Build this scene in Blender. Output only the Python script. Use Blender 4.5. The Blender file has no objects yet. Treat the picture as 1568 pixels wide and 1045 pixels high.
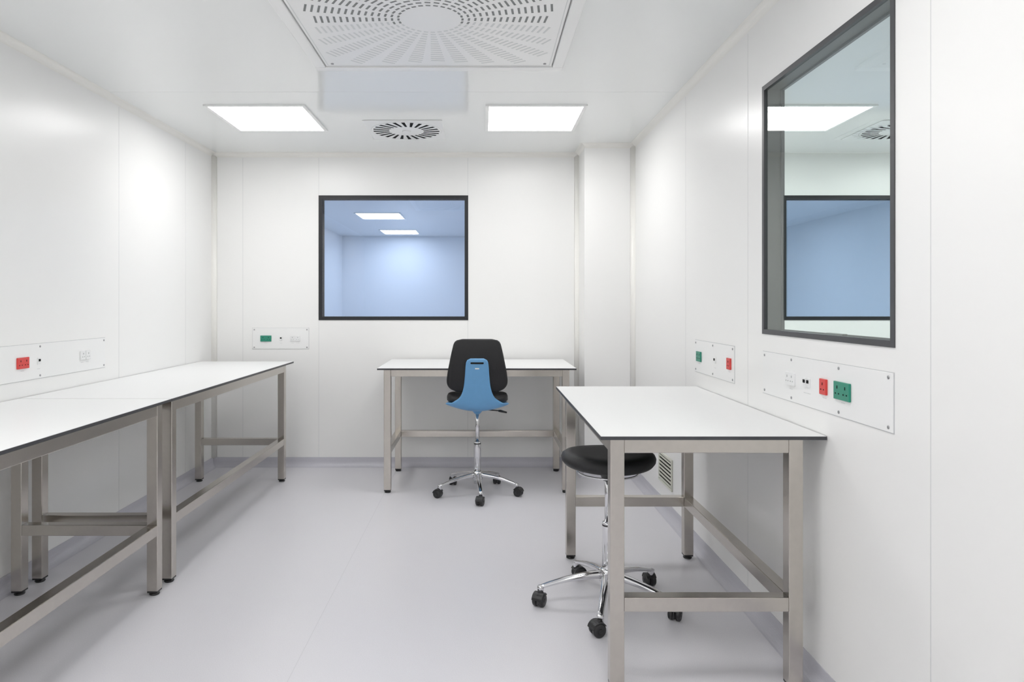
import bpy, bmesh, math
from mathutils import Vector, Matrix
sc = bpy.context.scene
sc.view_settings.view_transform = 'Standard'
sc.view_settings.look = 'None'
sc.view_settings.gamma = 1.12
COL = sc.collection
PI = math.pi

# ------------------------------------------------------------------ materials
def new_mat(name):
    m = bpy.data.materials.new(name); m.use_nodes = True
    return m, m.node_tree.nodes, m.node_tree.links, m.node_tree.nodes['Principled BSDF']

def pbr(name, col, rough=0.5, metal=0.0, spec=0.5, noise=0.0, nscale=40, stretch=None, bump=0.0, coat=0.0):
    m, n, l, b = new_mat(name)
    b.inputs['Base Color'].default_value = (*col, 1)
    b.inputs['Roughness'].default_value = rough
    b.inputs['Metallic'].default_value = metal
    b.inputs['Specular IOR Level'].default_value = spec
    b.inputs['Coat Weight'].default_value = coat
    if noise or bump:
        tc = n.new('ShaderNodeTexCoord'); mp = n.new('ShaderNodeMapping')
        l.new(tc.outputs['Object'], mp.inputs['Vector'])
        if stretch: mp.inputs['Scale'].default_value = stretch
        t = n.new('ShaderNodeTexNoise'); t.inputs['Scale'].default_value = nscale
        t.inputs['Detail'].default_value = 4
        l.new(mp.outputs['Vector'], t.inputs['Vector'])
        if noise:
            r = n.new('ShaderNodeValToRGB')
            r.color_ramp.elements[0].position = 0.3; r.color_ramp.elements[1].position = 0.7
            r.color_ramp.elements[0].color = (*[max(0, c*(1-noise)) for c in col], 1)
            r.color_ramp.elements[1].color = (*[min(1, c*(1+noise)) for c in col], 1)
            l.new(t.outputs['Fac'], r.inputs['Fac']); l.new(r.outputs['Color'], b.inputs['Base Color'])
        if bump:
            bp = n.new('ShaderNodeBump'); bp.inputs['Strength'].default_value = bump
            bp.inputs['Distance'].default_value = 0.002
            l.new(t.outputs['Fac'], bp.inputs['Height']); l.new(bp.outputs['Normal'], b.inputs['Normal'])
    return m

def emis(name, col, s):
    m, n, l, b = new_mat(name)
    b.inputs['Base Color'].default_value = (0.9, 0.9, 0.9, 1)
    b.inputs['Emission Color'].default_value = (*col, 1)
    b.inputs['Emission Strength'].default_value = s
    return m

def glass(name, tint, R, glosscol=(1, 1, 1), fres=True):
    m, n, l, b = new_mat(name)
    n.remove(b)
    out = n['Material Output']
    tr = n.new('ShaderNodeBsdfTransparent'); tr.inputs[0].default_value = (*tint, 1)
    gl = n.new('ShaderNodeBsdfGlossy'); gl.inputs['Roughness'].default_value = 0.0
    gl.inputs['Color'].default_value = (*glosscol, 1)
    mx = n.new('ShaderNodeMixShader'); mx.inputs[0].default_value = R
    l.new(tr.outputs[0], mx.inputs[1]); l.new(gl.outputs[0], mx.inputs[2]); l.new(mx.outputs[0], out.inputs[0])
    return m

M_WALL = pbr('wall_white_panel', (0.938, 0.938, 0.926), 0.28, spec=0.35)
M_CEIL = pbr('ceiling_white_gloss', (0.92, 0.938, 0.93), 0.11, spec=0.35)
M_CREAM = pbr('trim_cream', (0.93, 0.92, 0.88), 0.35)
M_SEAM = pbr('seam_grey', (0.74, 0.75, 0.75), 0.6)
M_CSEAM = pbr('ceiling_seam_grey', (0.78, 0.80, 0.80), 0.5)
M_COVE = pbr('vinyl_cove', (0.58, 0.575, 0.635), 0.35, noise=0.03, nscale=200)
M_FSEAM = pbr('floor_seam', (0.66, 0.655, 0.69), 0.4)
M_STEEL = pbr('brushed_steel', (0.53, 0.495, 0.45), 0.24, metal=1, noise=0.03, nscale=9, stretch=(6, 6, 6))
M_TOP = pbr('laminate_white', (0.91, 0.915, 0.915), 0.35, spec=0.4, noise=0.005)
M_EDGE = pbr('laminate_black_edge', (0.03, 0.032, 0.037), 0.45, noise=0.1)
M_BLACKP = pbr('black_plastic', (0.009, 0.009, 0.010), 0.42, noise=0.1)
M_BLACKF = pbr('black_pu_foam', (0.008, 0.008, 0.009), 0.55, spec=0.35, noise=0.12, nscale=120, bump=0.3)
M_BLUE = pbr('blue_plastic', (0.12, 0.35, 0.66), 0.38, noise=0.02)
M_CHROME = pbr('polished_aluminium', (0.72, 0.72, 0.74), 0.10, metal=1, noise=0.03)
M_WFRAME = pbr('window_frame_dark', (0.014, 0.015, 0.018), 0.45, spec=0.3, noise=0.05)
M_WFRAME2 = pbr('window_frame_grey', (0.04, 0.04, 0.044), 0.4, noise=0.05)
M_JAMB = pbr('window_jamb_grey', (0.045, 0.043, 0.045), 0.5, noise=0.05)
M_WHITEP = pbr('white_plastic', (0.88, 0.89, 0.89), 0.35)
M_PLATE = pbr('outlet_plate_white', (0.93, 0.935, 0.93), 0.3)
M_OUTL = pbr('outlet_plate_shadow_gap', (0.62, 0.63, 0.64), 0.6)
M_GREEN = pbr('green_plastic', (0.006, 0.23, 0.145), 0.35)
M_RED = pbr('red_plastic', (0.70, 0.04, 0.035), 0.35)
M_HOLE = pbr('dark_hole', (0.015, 0.015, 0.015), 0.8, spec=0.05)
M_HOLE2 = pbr('socket_pin_hole', (0.35, 0.36, 0.36), 0.7, spec=0.1)
M_SCREW = pbr('screw_steel', (0.35, 0.35, 0.36), 0.35, metal=1)
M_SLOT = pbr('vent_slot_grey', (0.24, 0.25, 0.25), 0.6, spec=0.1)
M_SLOT2 = pbr('vent_slot_washout_and_border', (0.74, 0.76, 0.76), 0.6, spec=0.1)  # plate border lines, and far slots with their washed-out look painted in
M_VENTW = pbr('vent_white', (0.93, 0.935, 0.93), 0.3)
M_GRILLE = pbr('grille_beige', (0.70, 0.71, 0.62), 0.4)
M_LIGHT = emis('led_panel', (1.0, 0.99, 0.98), 10.8)
M_LIGHTN = emis('led_panel_neighbour', (1.0, 0.99, 0.97), 15.5)
M_LIGHTB = emis('led_panel_blue_room', (0.95, 0.97, 1.0), 17.5)
M_BWALL = pbr('blue_room_wall', (0.84, 0.87, 0.91), 0.3)
M_BFLOOR = pbr('blue_room_floor', (0.84, 0.86, 0.89), 0.35)
M_NWALL = pbr('neighbour_wall', (0.90, 0.92, 0.905), 0.3)
M_GL1 = glass('window_glass_blue', (0.50, 0.62, 0.82), 0.08)
M_GL2 = glass('window_glass_green', (0.86, 0.96, 0.93), 0.18, (0.95, 1.0, 0.98))

# floor vinyl with fine speckle
M_FLOOR, n, l, b = new_mat('vinyl_floor_lilac_grey')
tc = n.new('ShaderNodeTexCoord')
v = n.new('ShaderNodeTexNoise'); v.inputs['Scale'].default_value = 260; v.inputs['Detail'].default_value = 3
l.new(tc.outputs['Object'], v.inputs['Vector'])
r = n.new('ShaderNodeValToRGB')
r.color_ramp.elements[0].position = 0.35; r.color_ramp.elements[1].position = 0.65
r.color_ramp.elements[0].color = (0.715, 0.705, 0.75, 1); r.color_ramp.elements[1].color = (0.765, 0.755, 0.795, 1)
l.new(v.outputs['Fac'], r.inputs['Fac']); l.new(r.outputs['Color'], b.inputs['Base Color'])
b.inputs['Roughness'].default_value = 0.30; b.inputs['Specular IOR Level'].default_value = 0.45

# ------------------------------------------------------------------ mesh builder
class MB:
    def __init__(s):
        s.v = []; s.f = []; s.m = []; s.mats = []; s.sm = []
    def mi(s, mat):
        if mat not in s.mats: s.mats.append(mat)
        return s.mats.index(mat)
    def raw(s, vs, fs, mat, smooth=False, M=None):
        o = len(s.v)
        for p in vs:
            p = Vector(p)
            s.v.append(M @ p if M is not None else p)
        k = s.mi(mat)
        for f in fs:
            s.f.append([i+o for i in f]); s.m.append(k); s.sm.append(smooth)
    def box(s, x0, x1, y0, y1, z0, z1, mat, M=None, bev=0.0):
        if bev > 0:
            bm = bmesh.new(); bmesh.ops.create_cube(bm, size=1)
            for q in bm.verts:
                q.co = Vector(((x0+x1)/2+q.co.x*(x1-x0), (y0+y1)/2+q.co.y*(y1-y0), (z0+z1)/2+q.co.z*(z1-z0)))
            bmesh.ops.bevel(bm, geom=bm.edges[:], offset=bev, segments=2, affect='EDGES', profile=0.5)
            s.from_bm(bm, mat, False, M); return
        vs = [(x0,y0,z0),(x1,y0,z0),(x1,y1,z0),(x0,y1,z0),(x0,y0,z1),(x1,y0,z1),(x1,y1,z1),(x0,y1,z1)]
        fs = [(0,3,2,1),(4,5,6,7),(0,1,5,4),(1,2,6,5),(2,3,7,6),(3,0,4,7)]
        s.raw(vs, fs, mat, False, M)
    def from_bm(s, bm, mat, smooth=True, M=None):
        bm.verts.ensure_lookup_table(); bm.verts.index_update()
        vs = [q.co.copy() for q in bm.verts]; fs = [[q.index for q in f.verts] for f in bm.faces]
        s.raw(vs, fs, mat, smooth, M); bm.free()
    def lathe(s, prof, mat, M=None, seg=32, smooth=True):
        # prof list (r,z); revolve around z
        vs = []; fs = []
        for (r_, z_) in prof:
            for i in range(seg):
                a = 2*PI*i/seg
                vs.append((r_*math.cos(a), r_*math.sin(a), z_))
        for j in range(len(prof)-1):
            for i in range(seg):
                i2 = (i+1) % seg
                fs.append((j*seg+i, j*seg+i2, (j+1)*seg+i2, (j+1)*seg+i))
        fs.append(tuple(reversed(range(seg)))); fs.append(tuple((len(prof)-1)*seg+i for i in range(seg)))
        s.raw(vs, fs, mat, smooth, M)
    def loft(s, rings, mat, smooth=True, cap=True, M=None):
        n_ = len(rings[0]); vs = [p for r_ in rings for p in r_]; fs = []
        for j in range(len(rings)-1):
            for i in range(n_):
                i2 = (i+1) % n_
                fs.append((j*n_+i, j*n_+i2, (j+1)*n_+i2, (j+1)*n_+i))
        if cap:
            fs.append(tuple(reversed(range(n_)))); fs.append(tuple((len(rings)-1)*n_+i for i in range(n_)))
        s.raw(vs, fs, mat, smooth, M)
    def tube(s, pts, rad, mat, seg=10, M=None):
        rings = []
        for k, p in enumerate(pts):
            p = Vector(p)
            a = Vector(pts[max(0, k-1)]); c = Vector(pts[min(len(pts)-1, k+1)])
            d = (c-a).normalized()
            up = Vector((0,0,1)) if abs(d.z) < 0.9 else Vector((1,0,0))
            u = d.cross(up).normalized(); w = u.cross(d)
            rr = rad[k] if isinstance(rad, (list, tuple)) else rad
            rings.append([p+u*rr*math.cos(2*PI*i/seg)+w*rr*math.sin(2*PI*i/seg) for i in range(seg)])
        s.loft(rings, mat, True, True, M)
    def obj(s, name, parent=None, loc=None, rot=None):
        me = bpy.data.meshes.new(name)
        me.from_pydata([tuple(p) for p in s.v], [], s.f)
        for m_ in s.mats: me.materials.append(m_)
        for i, p in enumerate(me.polygons):
            p.material_index = s.m[i]; p.use_smooth = s.sm[i]
        bm = bmesh.new(); bm.from_mesh(me); bmesh.ops.recalc_face_normals(bm, faces=bm.faces[:]); bm.to_mesh(me); bm.free()
        me.update()
        o = bpy.data.objects.new(name, me); COL.objects.link(o)
        if parent is not None: o.parent = parent
        if loc is not None: o.location = loc
        if rot is not None: o.rotation_euler = rot
        return o

def empty(name, loc=(0,0,0), rz=0.0):
    e = bpy.data.objects.new(name, None); e.empty_display_size = 0.1
    e.location = loc; e.rotation_euler = (0, 0, rz); COL.objects.link(e); return e

# ------------------------------------------------------------------ dims
XL, XR, YB, YF, H = -2.25, 1.20, 5.71, -1.6, 2.62
T = 0.08
W1 = (-1.366, -0.115, 1.223, 2.267)     # back window x0,x1,z0,z1
W2 = (1.981, 2.916, 1.232, 2.286)       # right window y0,y1,z0,z1
NX1 = 4.65
W3 = (2.515, 3.766, 1.223, 2.267)       # window in the neighbouring room

# floor & ceiling
m = MB(); m.box(XL-T, XR+T/2, YF-T, YB+T/2, -0.1, 0, M_FLOOR)
m.box(-0.7015, -0.6985, YF, YB-0.04, 0.0, 0.0006, M_FSEAM)
m.obj('floor')
m = MB(); m.box(XL-T, XR+T/2, YF-T, YB+T/2, H, H+0.1, M_CEIL)
for y in (4.06,): m.box(XL, XR, y-0.0015, y+0.0015, H-0.0006, H, M_CSEAM)
m.obj('ceiling')
# walls
m = MB(); m.box(XL-T, XL, YF-T, YB+T, 0, H, M_WALL)
for y in (4.23, 5.18, 2.9, 1.6): m.box(XL, XL+0.0006, y-0.0015, y+0.0015, 0.08, H-0.04, M_SEAM)
m.obj('wall_left')
m = MB()
def wall_x(m, xa, xb, y0, y1, w, mat):
    m.box(xa, w[0], y0, y1, 0, H, mat); m.box(w[1], xb, y0, y1, 0, H, mat)
    m.box(w[0], w[1], y0, y1, 0, w[2], mat); m.box(w[0], w[1], y0, y1, w[3], H, mat)
wall_x(m, XL, XR, YB, YB+T, W1, M_WALL)
for x in (-2.0, ): m.box(x-0.0015, x+0.0015, YB-0.0006, YB, 0.08, H-0.04, M_SEAM)
for x in (W1[0]+0.002, W1[1]-0.002):
    m.box(x-0.0015, x+0.0015, YB-0.0006, YB, 0.08, W1[2], M_SEAM)
    m.box(x-0.0015, x+0.0015, YB-0.0006, YB, W1[3], H-0.04, M_SEAM)
m.obj('wall_back')
m = MB()
m.box(XR, XR+T, YF-T, W2[0], 0, H, M_WALL); m.box(XR, XR+T, W2[1], YB+T, 0, H, M_WALL)
m.box(XR, XR+T, W2[0], W2[1], 0, W2[2], M_WALL); m.box(XR, XR+T, W2[0], W2[1], W2[3], H, M_WALL)
for y in (4.02, 3.08, 1.825, 0.9): m.box(XR-0.0006, XR, y-0.0015, y+0.0015, 0.08, H-0.04, M_SEAM)
m.obj('wall_right')
m = MB(); m.box(XL, XR, YF-T, YF, 0, H, M_WALL); m.obj('wall_front')
# boxed-in corner column
CX, CY = 0.807, 5.37
m = MB(); m.box(CX, XR, CY, YB, 0, H, M_WALL)
m.obj('wall_corner_column')

# coves
def cove(name, path, r, mat, zc, sgn, lip=0.0):
    """path: list of (x,y,nx,ny): points on wall line with inward mitre offset; sgn +1 floor, -1 ceiling"""
    m = MB()
    prof = []  # (offset from wall, z)
    for i in range(9):
        a = PI/2*i/8
        prof.append((r-r*math.sin(a), r-r*math.cos(a)))
    prof.append((0.0, r+lip)) if lip else None
    if lip: prof = [(o+0.003 if k < len(prof) else 0.003, z) for k, (o, z) in enumerate(prof)] + [(0.0, r+lip)]
    prof.append((0.0, 0.0))
    rings = [[(x+nx*o, y+ny*o, zc+sgn*z) for (o, z) in prof] for (x, y, nx, ny) in path]
    m.loft(rings, mat, False)
    return m.obj(name)
e = 0.0005
for nm, r, mat, zc, sg, lip in (('baseboard', 0.045, M_COVE, e, 1, 0.032), ('trim_ceiling', 0.035, M_CREAM, H-e, -1, 0)):
    cove(nm+'_left', [(XL, YF, 1, 1), (XL, YB, 1, -1)], r, mat, zc, sg, lip)
    cove(nm+'_back', [(XL, YB, 1, -1), (CX, YB, -1, -1)], r, mat, zc, sg, lip)
    cove(nm+'_column', [(CX, YB, -1, -1), (CX, CY, -1, -1), (XR, CY, -1, -1)], r, mat, zc, sg, lip)
    cove(nm+'_right', [(XR, CY, -1, -1), (XR, YF, -1, 1)], r, mat, zc, sg, lip)
# vertical corner coves
def vcove(name, x, y, sx, sy, r=0.035):
    m = MB(); prof = [(r-r*math.sin(PI/2*i/8), r-r*math.cos(PI/2*i/8)) for i in range(9)]+[(0, 0)]
    m.loft([[(x+sx*a, y+sy*b_, z) for a, b_ in prof] for z in (0.07, H-0.02)], M_CREAM, True)
    m.obj(name)
vcove('trim_1', XL, YB, 1, -1); vcove('trim_2', CX, YB, -1, -1); vcove('trim_3', XR, CY, -1, -1)

# ------------------------------------------------------------------ windows
def win_frame(parent, u0, u1, z0, z1, d0, d1, fw, matf, matj, matg, depth, axis, name='frame', gd=0.004):
    """frame on plane; axis 'y' => opening in wall along x at y=d0..; axis 'x' => opening in wall along y"""
    def B(m, a0, a1, zz0, zz1, b0, b1, mat):
        if axis == 'y': m.box(a0, a1, min(b0,b1), max(b0,b1), zz0, zz1, mat)
        else: m.box(min(b0,b1), max(b0,b1), a0, a1, zz0, zz1, mat)
    m = MB()
    for (p, q) in ((d0-0.004, d0+0.008), (d1-0.008, d1+0.004)):
        B(m, u0, u0+fw, z0, z1, p, q, matf); B(m, u1-fw, u1, z0, z1, p, q, matf)
        B(m, u0+fw, u1-fw, z0, z0+fw, p, q, matf); B(m, u0+fw, u1-fw, z1-fw, z1, p, q, matf)
    m.obj('frame', parent)
    m = MB()
    t = 0.012
    B(m, u0+.001, u0+t, z0, z1, d0+0.008, d1-0.008, matj); B(m, u1-t, u1-.001, z0, z1, d0+0.008, d1-0.008, matj)
    B(m, u0+t, u1-t, z0+.001, z0+t, d0+0.008, d1-0.008, matj); B(m, u0+t, u1-t, z1-t, z1-.001, d0+0.008, d1-0.008, matj)
    m.obj('jamb', parent)
    m = MB()
    g = d0+gd
    if axis == 'y': m.raw([(u0+fw, g, z0+fw), (u1-fw, g, z0+fw), (u1-fw, g, z1-fw), (u0+fw, g, z1-fw)], [(0,1,2,3)], matg)
    else: m.raw([(g, u0+fw, z0+fw), (g, u1-fw, z0+fw), (g, u1-fw, z1-fw), (g, u0+fw, z1-fw)], [(0,1,2,3)], matg)
    m.obj('glass_pane', parent)
w = empty('window_1'); win_frame(w, *W1, YB, YB+T, 0.03, M_WFRAME, M_WFRAME, M_GL1, T, 'y')
w = empty('window_2'); win_frame(w, *W2, XR, XR+T, 0.02, M_WFRAME2, M_JAMB, M_GL2, T, 'x')
m = MB(); m.box(XR+0.015, XR+0.035, 2.30, 2.42, W2[2]+0.012, W2[2]+0.026, M_BLACKP, bev=0.004); m.obj('sill_latch', w)
w = empty('window_3'); win_frame(w, *W3, YB, YB+T, 0.03, M_WFRAME, M_WFRAME, M_GL1, T, 'y')

# ------------------------------------------------------------------ neighbouring room (seen through window_2)
m = MB(); m.box(XR+T/2, NX1, YF, YB+T/2, -0.1, 0, M_FLOOR); m.obj('floor_neighbour_room')
m = MB(); m.box(XR+T/2, NX1, YF, YB+T/2, H, H+0.1, M_CEIL); m.obj('ceiling_neighbour_room')
m = MB(); wall_x(m, XR+T, NX1, YB, YB+T, W3, M_NWALL); m.obj('wall_neighbour_back')
m = MB(); m.box(NX1, NX1+T, YF-T, YB+T, 0, H, M_NWALL); m.obj('wall_neighbour_right')
m = MB(); m.box(XR+T, NX1, YF-T, YF, 0, H, M_NWALL); m.obj('wall_neighbour_front')
# blue room beyond the back wall
BY0, BY1, BX0, BX1 = YB+T, 12.7, -2.6, 5.0
m = MB(); m.box(BX0, BX1, BY0-T/2, BY1, -0.1, 0, M_BFLOOR); m.obj('floor_blue_room')
m = MB(); m.box(BX0, BX1, BY0-T/2, BY1, H, H+0.1, M_BWALL); m.obj('ceiling_blue_room')
m = MB(); m.box(BX0, BX1, BY1, BY1+T, 0, H, M_BWALL); m.obj('wall_blue_room_back')
m = MB(); m.box(BX0-T, BX0, BY0, BY1+T, 0, H, M_BWALL); m.obj('wall_blue_room_left')
m = MB(); m.box(BX1, BX1+T, BY0, BY1+T, 0, H, M_BWALL); m.obj('wall_blue_room_right')

# ------------------------------------------------------------------ ceiling lights
def light_panel(cx, cy, mat, s=0.60):
    p = empty('ceiling_light_panel', (cx, cy, H))
    m = MB(); f = 0.022; h = s/2; d = 0.010
    for (a, b_, c, d_) in ((-h-f, h+f, -h-f, -h), (-h-f, h+f, h, h+f), (-h-f, -h, -h, h), (h, h+f, -h, h)):
        m.box(a, b_, c, d_, -d, -0.0003, M_VENTW)
    m.obj('frame', p)
    m = MB(); m.box(-h, h, -h, h, -0.006, -0.0005, mat); m.obj('diffuser', p)
for y in (4.63, 1.6, -0.6):
    light_panel(-1.44, y, M_LIGHT); light_panel(0.345 if y > 2 else 0.24, y, M_LIGHT)
light_panel(2.18, 4.63, M_LIGHTN); light_panel(3.9, 4.63, M_LIGHTN); light_panel(2.6, 1.6, M_LIGHTN)
for x, y in ((-1.45, 9.75), (-1.43, 11.9), (3.3, 9.75), (1.4, 7.9), (3.3, 7.2)):
    light_panel(x, y, M_LIGHTB)

# ------------------------------------------------------------------ swirl diffuser
def swirl(cx, cy):
    p = empty('ceiling_swirl_diffuser', (cx, cy, H))
    m = MB(); h = 0.275
    m.box(-h, h, -h, h, -0.006, -0.0005, M_VENTW, bev=0.002)
    m.lathe([(0.255, -0.006), (0.25, -0.0085), (0.0, -0.0085)], M_VENTW, seg=48)
    m.lathe([(0.03, -0.008), (0.03, -0.014), (0.02, -0.016), (0.0, -0.016)], M_VENTW, seg=24)
    m.obj('face_plate', p)
    m = MB()
    N = 24
    for i in range(N):
        a = 2*PI*i/N; ca, sa = math.cos(a), math.sin(a)
        tw = 0.25
        c2, s2 = math.cos(a+tw*0.35), math.sin(a+tw*0.35)
        r0, r1, wd0, wd1 = 0.125, 0.238, 0.0075, 0.0125
        p0 = Vector((r0*c2, r0*s2, 0)); p1 = Vector((r1*ca, r1*sa, 0))
        d = (p1-p0).normalized(); nn = Vector((-d.y, d.x, 0))
        pts = [p0-nn*wd0, p1-nn*wd1, p1+nn*wd1, p0+nn*wd0]
        vs = [(q.x, q.y, -0.0092) for q in pts]+[(q.x, q.y, -0.0080) for q in pts]
        m.raw(vs, [(0,1,2,3),(4,7,6,5),(0,4,5,1),(1,5,6,2),(2,6,7,3),(3,7,4,0)], M_HOLE)
    m.obj('swirl_slots', p)
swirl(-0.547, 4.95); swirl(3.02, 4.95)

# big square supply-air diffuser
p = empty('ceiling_air_supply_grille', (-0.225, 2.985, H))
m = MB(); h = 0.65
for (a, b_, c, d_) in ((-h, h, -h, -h+.055), (-h, h, h-.055, h), (-h, -h+.055, -h+.055, h-.055), (h-.055, h, -h+.055, h-.055)):
    m.box(a, b_, c, d_, -0.022, -0.0005, M_VENTW, bev=0.004)
m.obj('frame', p)
m = MB(); q = 0.588; m.box(-q, q, -q, q, -0.016, -0.0005, M_VENTW)
for s_ in (1, -1):
    m.box(-q+.012, q-.012, s_*(q-.012)-.0015, s_*(q-.012)+.0015, -0.0168, -0.016, M_SLOT2)
    m.box(s_*(q-.012)-.0015, s_*(q-.012)+.0015, -q+.012, q-.012, -0.0168, -0.016, M_SLOT2)
    for t_ in (1, -1):
        m.lathe([(0.008, -0.016), (0.008, -0.019), (0.0, -0.019)], M_SCREW, M=Matrix.Translation((s_*.55, t_*.55, 0)), seg=12)
m.obj('perforated_plate', p)
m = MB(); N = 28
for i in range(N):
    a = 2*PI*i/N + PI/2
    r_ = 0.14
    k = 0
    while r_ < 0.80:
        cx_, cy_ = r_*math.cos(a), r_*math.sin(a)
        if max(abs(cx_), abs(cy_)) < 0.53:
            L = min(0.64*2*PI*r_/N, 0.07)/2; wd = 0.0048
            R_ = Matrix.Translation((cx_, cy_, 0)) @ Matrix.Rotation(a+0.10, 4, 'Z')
            m.box(-wd, wd, -L, L, -0.0167, -0.0158, M_SLOT if cy_ < 0.04 else M_SLOT2, M=R_)  # far-half slots coloured paler, putting their washed-out look at grazing view into the colour
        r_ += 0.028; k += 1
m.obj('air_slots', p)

# ------------------------------------------------------------------ outlet panels
def socket(m, u, w_, h, col, n=1, z=0.0):
    m.box(u-w_/2, u+w_/2, -0.012, -0.004, z-h/2, z+h/2, col, bev=0.0018)
    hm = M_HOLE2 if col is M_WHITEP else M_HOLE
    for k in range(n):
        uu = u + (k-(n-1)/2)*w_/n
        s = h/0.058
        m.box(uu-0.0025*s, uu+0.0025*s, -0.0126, -0.0118, z+0.006*s, z+0.016*s, hm)
        for sg in (-1, 1):
            m.box(uu+sg*0.010*s-0.003*s, uu+sg*0.010*s+0.003*s, -0.0126, -0.0118, z-0.012*s, z-0.0075*s, hm)
def switch(m, u, z=0.0, w_=0.022, h=0.034):
    m.box(u-w_/2, u+w_/2, -0.009, -0.004, z-h/2, z+h/2, M_WHITEP, bev=0.0015)
    m.box(u-w_*0.3, u+w_*0.3, -0.0115, -0.0088, z-h*0.05, z+h*0.3, M_HOLE)
def outlet_panel(loc, rz, L, screws, items):
    p = empty('electrical_outlet_panel', loc, rz)
    hh = 0.0875
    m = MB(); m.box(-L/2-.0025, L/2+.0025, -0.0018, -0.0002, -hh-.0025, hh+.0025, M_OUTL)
    m.box(-L/2, L/2, -0.004, -0.001, -hh, hh, M_PLATE, bev=0.001)
    for u in screws:
        for z in (-hh+.014, hh-.014):
            Mx = Matrix.Translation((u, -0.004, z)) @ Matrix.Rotation(PI/2, 4, 'X')
            m.lathe([(0.0055, 0), (0.0055, 0.0015), (0.003, 0.0025)], M_SCREW, M=Mx, seg=12)
    m.obj('cover_plate', p)
    m = MB()
    for it in items:
        if it[0] == 's': socket(m, it[1], it[2], it[3], it[4], it[5])
        else: switch(m, it[1])
    for it in items:   # printed label strip under each fitting
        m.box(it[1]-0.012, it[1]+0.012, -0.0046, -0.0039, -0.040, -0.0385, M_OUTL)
    m.obj('sockets_and_switches', p)
zc = 1.07
# back wall
outlet_panel((-1.683, YB, zc), 0, 0.47, (-0.22, 0.22), [('s', -0.122, 0.092, 0.05, M_GREEN, 2), ('w', 0.003), ('s', 0.10, 0.036, 0.046, M_WHITEP, 1), ('s', 0.145, 0.036, 0.046, M_WHITEP, 1)])
# left wall (local +x -> +Y)
yc = 3.47
outlet_panel((XL, yc, zc), PI/2, 1.20, (-0.585, 0.0, 0.585), [('s', 3.335-yc, 0.085, 0.055, M_RED, 2), ('w', 3.458-yc), ('s', 3.835-yc, 0.045, 0.05, M_WHITEP, 1), ('s', 3.885-yc, 0.045, 0.05, M_WHITEP, 1)])
# right wall (local +x -> -Y)
yc = 3.5375
outlet_panel((XR, yc, zc), -PI/2, 0.595, (-0.28, 0, 0.28), [('s', yc-3.755, 0.075, 0.055, M_GREEN, 2), ('w', yc-3.50), ('s', yc-3.297, 0.05, 0.055, M_RED, 1)])
yc = 2.4485
outlet_panel((XR, yc, zc), -PI/2, 0.923, (-0.44, -0.19, 0.16, 0.44), [('s', yc-2.64, 0.075, 0.05, M_WHITEP, 2), ('w', yc-2.525), ('w', yc-2.497), ('s', yc-2.384, 0.046, 0.055, M_RED, 1), ('s', yc-2.26, 0.098, 0.060, M_GREEN, 2)])

# wall return-air grille
p = empty('wall_return_air_grille', (XR, 4.45, 0.275), -PI/2)
m = MB(); L = 0.16; hh = 0.10
for (a, b_, c, d_) in ((-L, L, -hh, -hh+.015), (-L, L, hh-.015, hh), (-L, -L+.015, -hh+.015, hh-.015), (L-.015, L, -hh+.015, hh-.015)):
    m.box(a, b_, -0.010, -0.0003, c, d_, M_GRILLE, bev=0.002)
m.box(-L+.015, L-.015, -0.002, -0.0004, -hh+.015, hh-.015, M_HOLE)
for k in range(7):
    z = -hh+0.027+k*0.0243
    m.box(-L+.015, L-.015, -0.010, -0.003, z-.0045, z+.0045, M_GRILLE)
m.obj('louvres', p)

# ------------------------------------------------------------------ tables
def table(x0, x1, y0, y1, lx0, lx1, ly0, ly1, lo, HT=0.90):
    """lo: sides with low rails, subset of 'LRNF' (left,right,near,far)"""
    p = empty('laboratory_table', ((x0+x1)/2, (y0+y1)/2, 0))
    ox, oy = (x0+x1)/2, (y0+y1)/2
    def S(x, y): return x-ox, y-oy
    X0, Y0 = S(x0, y0); X1, Y1 = S(x1, y1); a, c = S(lx0, ly0); b_, d = S(lx1, ly1)
    t = 0.013; g = 0.0012
    m = MB()
    m.box(X0, X1, Y0, Y1, HT-t, HT-0.001, M_EDGE)
    m.box(X0+.0015, X1-.0015, Y0+.0015, Y1-.0015, HT-.001, HT, M_TOP)
    m.obj('tabletop', p)
    q = 0.05; m = MB(); bv = 0.0025
    zt = HT-t-0.0002
    for (u, v_) in ((a, c), (b_-q, c), (a, d-q), (b_-q, d-q)):
        m.box(u, u+q, v_, v_+q, 0.022, zt, M_STEEL, bev=bv)
    def rail(x_0, x_1, y_0, y_1, z0, z1): m.box(x_0, x_1, y_0, y_1, z0, z1, M_STEEL, bev=bv)
    e_ = 0.0005
    for z0, z1, sides in ((zt-0.05, zt, 'LRNF'), (0.28, 0.33, lo)):
        w0, w1 = 0.005, 0.045
        if 'L' in sides: rail(a+e_, a+q-e_, c+q, d-q, z0, z1)
        if 'R' in sides: rail(b_-q+e_, b_-e_, c+q, d-q, z0, z1)
        if 'N' in sides: rail(a+q, b_-q, c+e_, c+q-e_, z0, z1)
        if 'F' in sides: rail(a+q, b_-q, d-q+e_, d-e_, z0, z1)
    m.obj('steel_frame', p)
    m = MB()
    for (u, v_) in ((a, c), (b_-q, c), (a, d-q), (b_-q, d-q)):
        Mx = Matrix.Translation((u+q/2, v_+q/2, 0))
        m.lathe([(0.021, 0.0), (0.023, 0.003), (0.023, 0.008), (0.012, 0.010), (0.012, 0.0145)], M_BLACKP, M=Mx, seg=20)
        m.box(u+.001, u+q-.001, v_+.001, v_+q-.001, 0.0145, 0.0225, M_BLACKP, bev=0.001)
    m.obj('levelling_feet', p)
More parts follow.
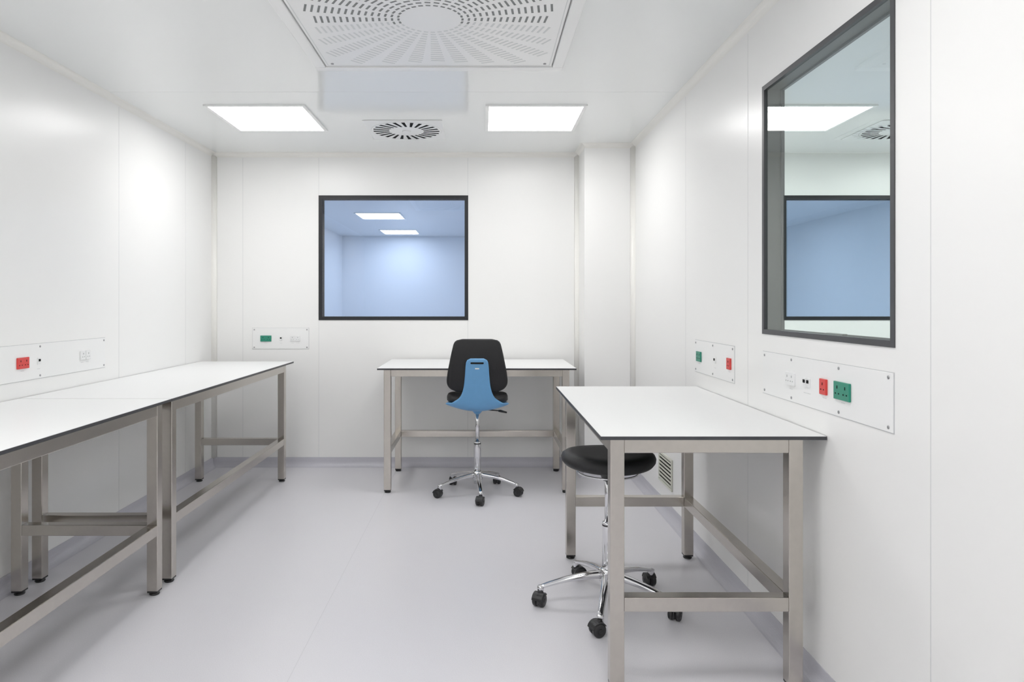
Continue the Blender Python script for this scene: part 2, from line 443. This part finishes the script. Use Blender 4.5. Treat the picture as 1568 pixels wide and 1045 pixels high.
table(0.412, 1.197, 2.368, 3.80, 0.449, 1.125, 2.39, 3.68, 'NFR')
table(-0.748, 0.674, 4.865, 5.665, -0.705, 0.628, 4.90, 5.58, 'LRF')
table(-2.246, -1.503, 3.312, 5.45, -2.190, -1.508, 3.32, 5.256, 'NFR')
table(-2.246, -1.503, 1.17, 3.308, -2.190, -1.508, 1.30, 3.222, 'NFR')

# ------------------------------------------------------------------ chair / stool base
def arm_ring(r_, z, w_, h_, a, n_=12):
    ca, sa = math.cos(a), math.sin(a); pts = []
    for i in range(n_):
        t = 2*PI*i/n_
        cx_ = math.copysign(abs(math.cos(t))**0.6, math.cos(t))*w_/2
        cz_ = math.copysign(abs(math.sin(t))**0.6, math.sin(t))*h_/2
        pts.append((r_*ca-cx_*sa, r_*sa+cx_*ca, z+cz_))
    return pts
def star_base(p, R, a0, seat_z, swiv):
    m = MB()
    for k in range(5):
        a = math.radians(a0+72*k)
        rings = []
        for t in [i/10 for i in range(11)]:
            r_ = 0.02+(R-0.005)*t
            z = 0.135-0.058*t**1.8
            rings.append(arm_ring(r_, z, 0.044-0.020*t, 0.036-0.020*t**0.7, a))
        m.loft(rings, M_CHROME)
        Mx = Matrix.Translation((R*math.cos(a), R*math.sin(a), 0))
        m.lathe([(0.008, 0.055), (0.014, 0.060), (0.0155, 0.080), (0.013, 0.087), (0.006, 0.089)], M_CHROME, M=Mx, seg=16)
    m.lathe([(0.030, 0.095), (0.038, 0.105), (0.040, 0.140), (0.034, 0.158), (0.029, 0.165)], M_CHROME)
    m.obj('star_base', p)
    m = MB()
    m.lathe([(0.0245, 0.075), (0.0245, 0.365), (0.0235, 0.372), (0.015, 0.374)], M_CHROME)
    m.lathe([(0.0255, 0.355), (0.0255, 0.362)], M_BLACKP)
    m.lathe([(0.0135, 0.37), (0.0135, seat_z)], M_CHROME, seg=24)
    m.obj('gas_lift_column', p)
    m = MB()
    for k in range(5):
        a = math.radians(a0+72*k); s = swiv[k]
        Mx = Matrix.Translation((R*math.cos(a), R*math.sin(a), 0)) @ Matrix.Rotation(math.radians(s), 4, 'Z')
        # trail offset along local +x; axle along local y
        off = 0.014; rw = 0.029
        for sy in (-1, 1):
            A = Mx @ Matrix.Translation((off, sy*0.0155, rw)) @ Matrix.Rotation(PI/2, 4, 'X')
            m.lathe([(0.012, -0.010), (rw-0.004, -0.010), (rw, -0.006), (rw, 0.006), (rw-0.004, 0.010), (0.012, 0.010)], M_BLACKP, M=A, seg=28)
            A2 = Mx @ Matrix.Translation((off, sy*0.0265, rw)) @ Matrix.Rotation(PI/2, 4, 'X')
            m.lathe([(0.008, -0.0015), (0.010, 0), (0.008, 0.0015)], M_BLACKP, M=A2, seg=14)
        # hood
        rings = []
        for t in range(9):
            an = math.radians(10+t*17.5)
            c_, s_ = math.cos(an), math.sin(an)
            ro, ri = rw+0.005, rw+0.001
            rings.append([(off+ro*c_, -0.024, rw+ro*s_), (off+ro*c_, 0.024, rw+ro*s_), (off+ri*c_, 0.024, rw+ri*s_), (off+ri*c_, -0.024, rw+ri*s_)])
        m.loft(rings, M_BLACKP, smooth=False, M=Mx)
        m.box(off-0.026, off+0.022, -0.004, 0.004, 0.012, 0.056, M_BLACKP, M=Mx)
        m.lathe([(0.010, 0.050), (0.011, 0.062), (0.008, 0.064)], M_BLACKP, M=Mx, seg=14)
    m.obj('twin_wheel_casters', p)

# ---- stool
p = empty('laboratory_stool', (0.570, 3.093, 0))
star_base(p, 0.305, 254, 0.62, [200, 60, 100, 20, 240])
m = MB()
prof = [(0.0, 0.632), (0.12, 0.630), (0.17, 0.628), (0.198, 0.634), (0.209, 0.648), (0.211, 0.662), (0.205, 0.676), (0.190, 0.686), (0.165, 0.690), (0.12, 0.687), (0.06, 0.683), (0.0, 0.682)]
vs = []; seg = 64
ring = []
for (r_, z_) in prof[1:-1]:
    pts = []
    for i in range(seg):
        a = 2*PI*i/seg
        # slightly rounded-triangular saddle outline
        k = 1+0.018*math.cos(3*a+PI/2)
        lift = (0.007*math.cos(2*a))*(r_/0.21)**2
        pts.append((r_*k*math.cos(a), r_*k*math.sin(a), z_+lift))
    ring.append(pts)
m.loft(ring, M_BLACKF)
m.obj('seat_cushion', p)
m = MB()
m.lathe([(0.15, 0.622), (0.155, 0.6275), (0.155, 0.632)], M_BLACKP)
m.lathe([(0.022, 0.56), (0.028, 0.57), (0.045, 0.615), (0.06, 0.624)], M_BLACKP)
R_ = 0.135
m.tube([(R_*math.cos(2*PI*i/48), R_*math.sin(2*PI*i/48), 0.598) for i in range(49)], 0.0045, M_CHROME)
for a in (0.4, 0.4+2*PI/3, 0.4+4*PI/3):
    m.tube([(0.03*math.cos(a), 0.03*math.sin(a), 0.606), (R_*math.cos(a), R_*math.sin(a), 0.598)], 0.004, M_CHROME)
m.obj('seat_mount_and_height_ring', p)

# ---- chair
p = empty('laboratory_swivel_chair', (-0.033, 4.895, 0))
star_base(p, 0.285, 275, 0.61, [250, 330, 100, 80, 160])
def sheet(m, fn, nu, nv, th, mat, levels=0):
    """closed slab from fn(u,v)->(point) with thickness th along normal"""
    P = [[Vector(fn(i/nu, j/nv)) for j in range(nv+1)] for i in range(nu+1)]
    Nn = [[None]*(nv+1) for _ in range(nu+1)]
    for i in range(nu+1):
        for j in range(nv+1):
            du = P[min(i+1, nu)][j]-P[max(i-1, 0)][j]; dv = P[i][min(j+1, nv)]-P[i][max(j-1, 0)]
            c_ = du.cross(dv); Nn[i][j] = c_.normalized() if c_.length > 1e-9 else Vector((0, 1, 0))
    vs = []; idx = {}
    for sgn in (0, 1):
        for i in range(nu+1):
            for j in range(nv+1):
                ed = (i in (0, nu)) or (j in (0, nv))
                t_ = th/2*(0.45 if ed else 1.0)
                idx[(sgn, i, j)] = len(vs); vs.append(P[i][j]+Nn[i][j]*(t_ if sgn else -t_))
    fs = []
    for i in range(nu):
        for j in range(nv):
            fs.append((idx[0,i,j], idx[0,i+1,j], idx[0,i+1,j+1], idx[0,i,j+1]))
            fs.append((idx[1,i,j], idx[1,i,j+1], idx[1,i+1,j+1], idx[1,i+1,j]))
    for i in range(nu):
        for j in (0, nv): fs.append((idx[0,i,j], idx[0,i+1,j], idx[1,i+1,j], idx[1,i,j]))
    for j in range(nv):
        for i in (0, nu): fs.append((idx[0,i,j], idx[0,i,j+1], idx[1,i,j+1], idx[1,i,j]))
    m.raw(vs, fs, mat, True)
def interp(tab, t):
    for k in range(len(tab)-1):
        if t <= tab[k+1][0]:
            a, b_ = tab[k], tab[k+1]; s = (t-a[0])/(b_[0]-a[0]); s = s
            # catmull-ish smooth
            p0 = tab[max(0, k-1)]; p3 = tab[min(len(tab)-1, k+2)]
            out = []
            for q_ in range(1, len(a)):
                m0 = (b_[q_]-p0[q_])/(b_[0]-p0[0])*(b_[0]-a[0]) if b_[0] != p0[0] else 0
                m1 = (p3[q_]-a[q_])/(p3[0]-a[0])*(b_[0]-a[0]) if p3[0] != a[0] else 0
                s2, s3 = s*s, s*s*s
                out.append((2*s3-3*s2+1)*a[q_]+(s3-2*s2+s)*m0+(-2*s3+3*s2)*b_[q_]+(s3-s2)*m1)
            return out
    return list(tab[-1][1:])
# backrest pad (black)
bw = [(0, 0.120), (0.03, 0.165), (0.08, 0.192), (0.16, 0.207), (0.3, 0.206), (0.6, 0.186), (0.85, 0.166), (0.93, 0.156), (0.975, 0.138), (1.0, 0.100)]
def back_fn(u, v):
    hw = interp(bw, v)[0]; x = (2*u-1)*hw
    z = 0.752+0.366*v
    y = -0.185-0.035*math.sin(PI*v*0.9)-0.02*v + 0.55*x*x
    return (x, y, z)
m = MB(); sheet(m, back_fn, 24, 40, 0.030, M_BLACKF); m.obj('backrest', p)
# blue shell: pan + spine
sp = [(0.0, 0.17, 0.652, 0.150, 0.25), (0.15, 0.10, 0.628, 0.195, 0.9), (0.35, 0.0, 0.610, 0.212, 1.0), (0.52, -0.11, 0.612, 0.216, 1.1),
      (0.60, -0.17, 0.632, 0.216, 0.8), (0.66, -0.205, 0.668, 0.175, 0.6), (0.72, -0.222, 0.715, 0.120, 0.5), (0.79, -0.232, 0.78, 0.094, 0.5), (0.88, -0.245, 0.87, 0.083, 0.4), (0.96, -0.252, 0.955, 0.076, 0.3), (0.985, -0.253, 0.978, 0.066, 0.3), (1.0, -0.253, 0.988, 0.045, 0.3)]
def shell_fn(u, v):
    y, z, hw, k = interp(sp, v); x = (2*u-1)*hw
    if v < 0.66:
        return (x, y, min(z+k*x*x, 0.672+0.0*x))
    return (x, y+0.25*x*x, z+0.3*x*x*max(0, (0.8-v)/0.14)*1.0)
m = MB(); sheet(m, shell_fn, 24, 60, 0.012, M_BLUE)
m.obj('seat_shell_and_spine', p)
# handle slot + badge
m = MB()
m.box(-0.045, 0.045, -0.263, -0.254, 0.950, 0.962, M_HOLE, bev=0.004)
m.box(-0.014, 0.014, -0.262, -0.253, 0.915, 0.923, M_WHITEP, bev=0.001)
m.obj('grip_slot_and_badge', p)
# seat cushion
def seat_ring(z, s, front=0.235, back=-0.165, hw=0.218):
    pts = []
    for i in range(56):
        a = 2*PI*i/56
        c_, s_ = math.cos(a), math.sin(a)
        x = hw*s*math.copysign(abs(c_)**0.62, c_); yy = math.copysign(abs(s_)**0.62, s_)
        y = (front+back)/2+(front-back)/2*s*yy
        pts.append((x, y, z+0.25*x*x*(1 if z > 0.68 else 0.2)))
    return pts
m = MB(); m.loft([seat_ring(0.668, 0.90), seat_ring(0.667, 0.97), seat_ring(0.674, 1.0), seat_ring(0.686, 1.0), seat_ring(0.696, 0.98), seat_ring(0.701, 0.93), seat_ring(0.699, 0.7), seat_ring(0.697, 0.3)], M_BLACKF)
m.obj('seat_cushion', p)
m = MB()
m.lathe([(0.020, 0.572), (0.026, 0.58), (0.050, 0.606), (0.055, 0.612)], M_BLUE)
m.tube([(0.03, -0.02, 0.605), (0.12, -0.04, 0.602), (0.165, -0.045, 0.598)], 0.004, M_BLACKP)
m.tube([(0.15, -0.043, 0.599), (0.165, -0.045, 0.598), (0.21, -0.05, 0.588)], [0.007, 0.009, 0.006], M_BLACKP)
m.obj('mechanism_and_lever', p)

# ------------------------------------------------------------------ world & camera
wd = bpy.data.worlds.new('world'); sc.world = wd; wd.use_nodes = True
wd.node_tree.nodes['Background'].inputs[0].default_value = (0.8, 0.85, 0.9, 1)
wd.node_tree.nodes['Background'].inputs[1].default_value = 0.5
cd = bpy.data.cameras.new('camera'); co = bpy.data.objects.new('camera', cd); COL.objects.link(co)
co.location = (0, 0, 1.36); co.rotation_euler = (PI/2, 0, 0)
cd.sensor_width = 36; cd.lens = 24.0; cd.shift_x = 46/1568; cd.shift_y = -57/1568
cd.clip_start = 0.05
sc.camera = co
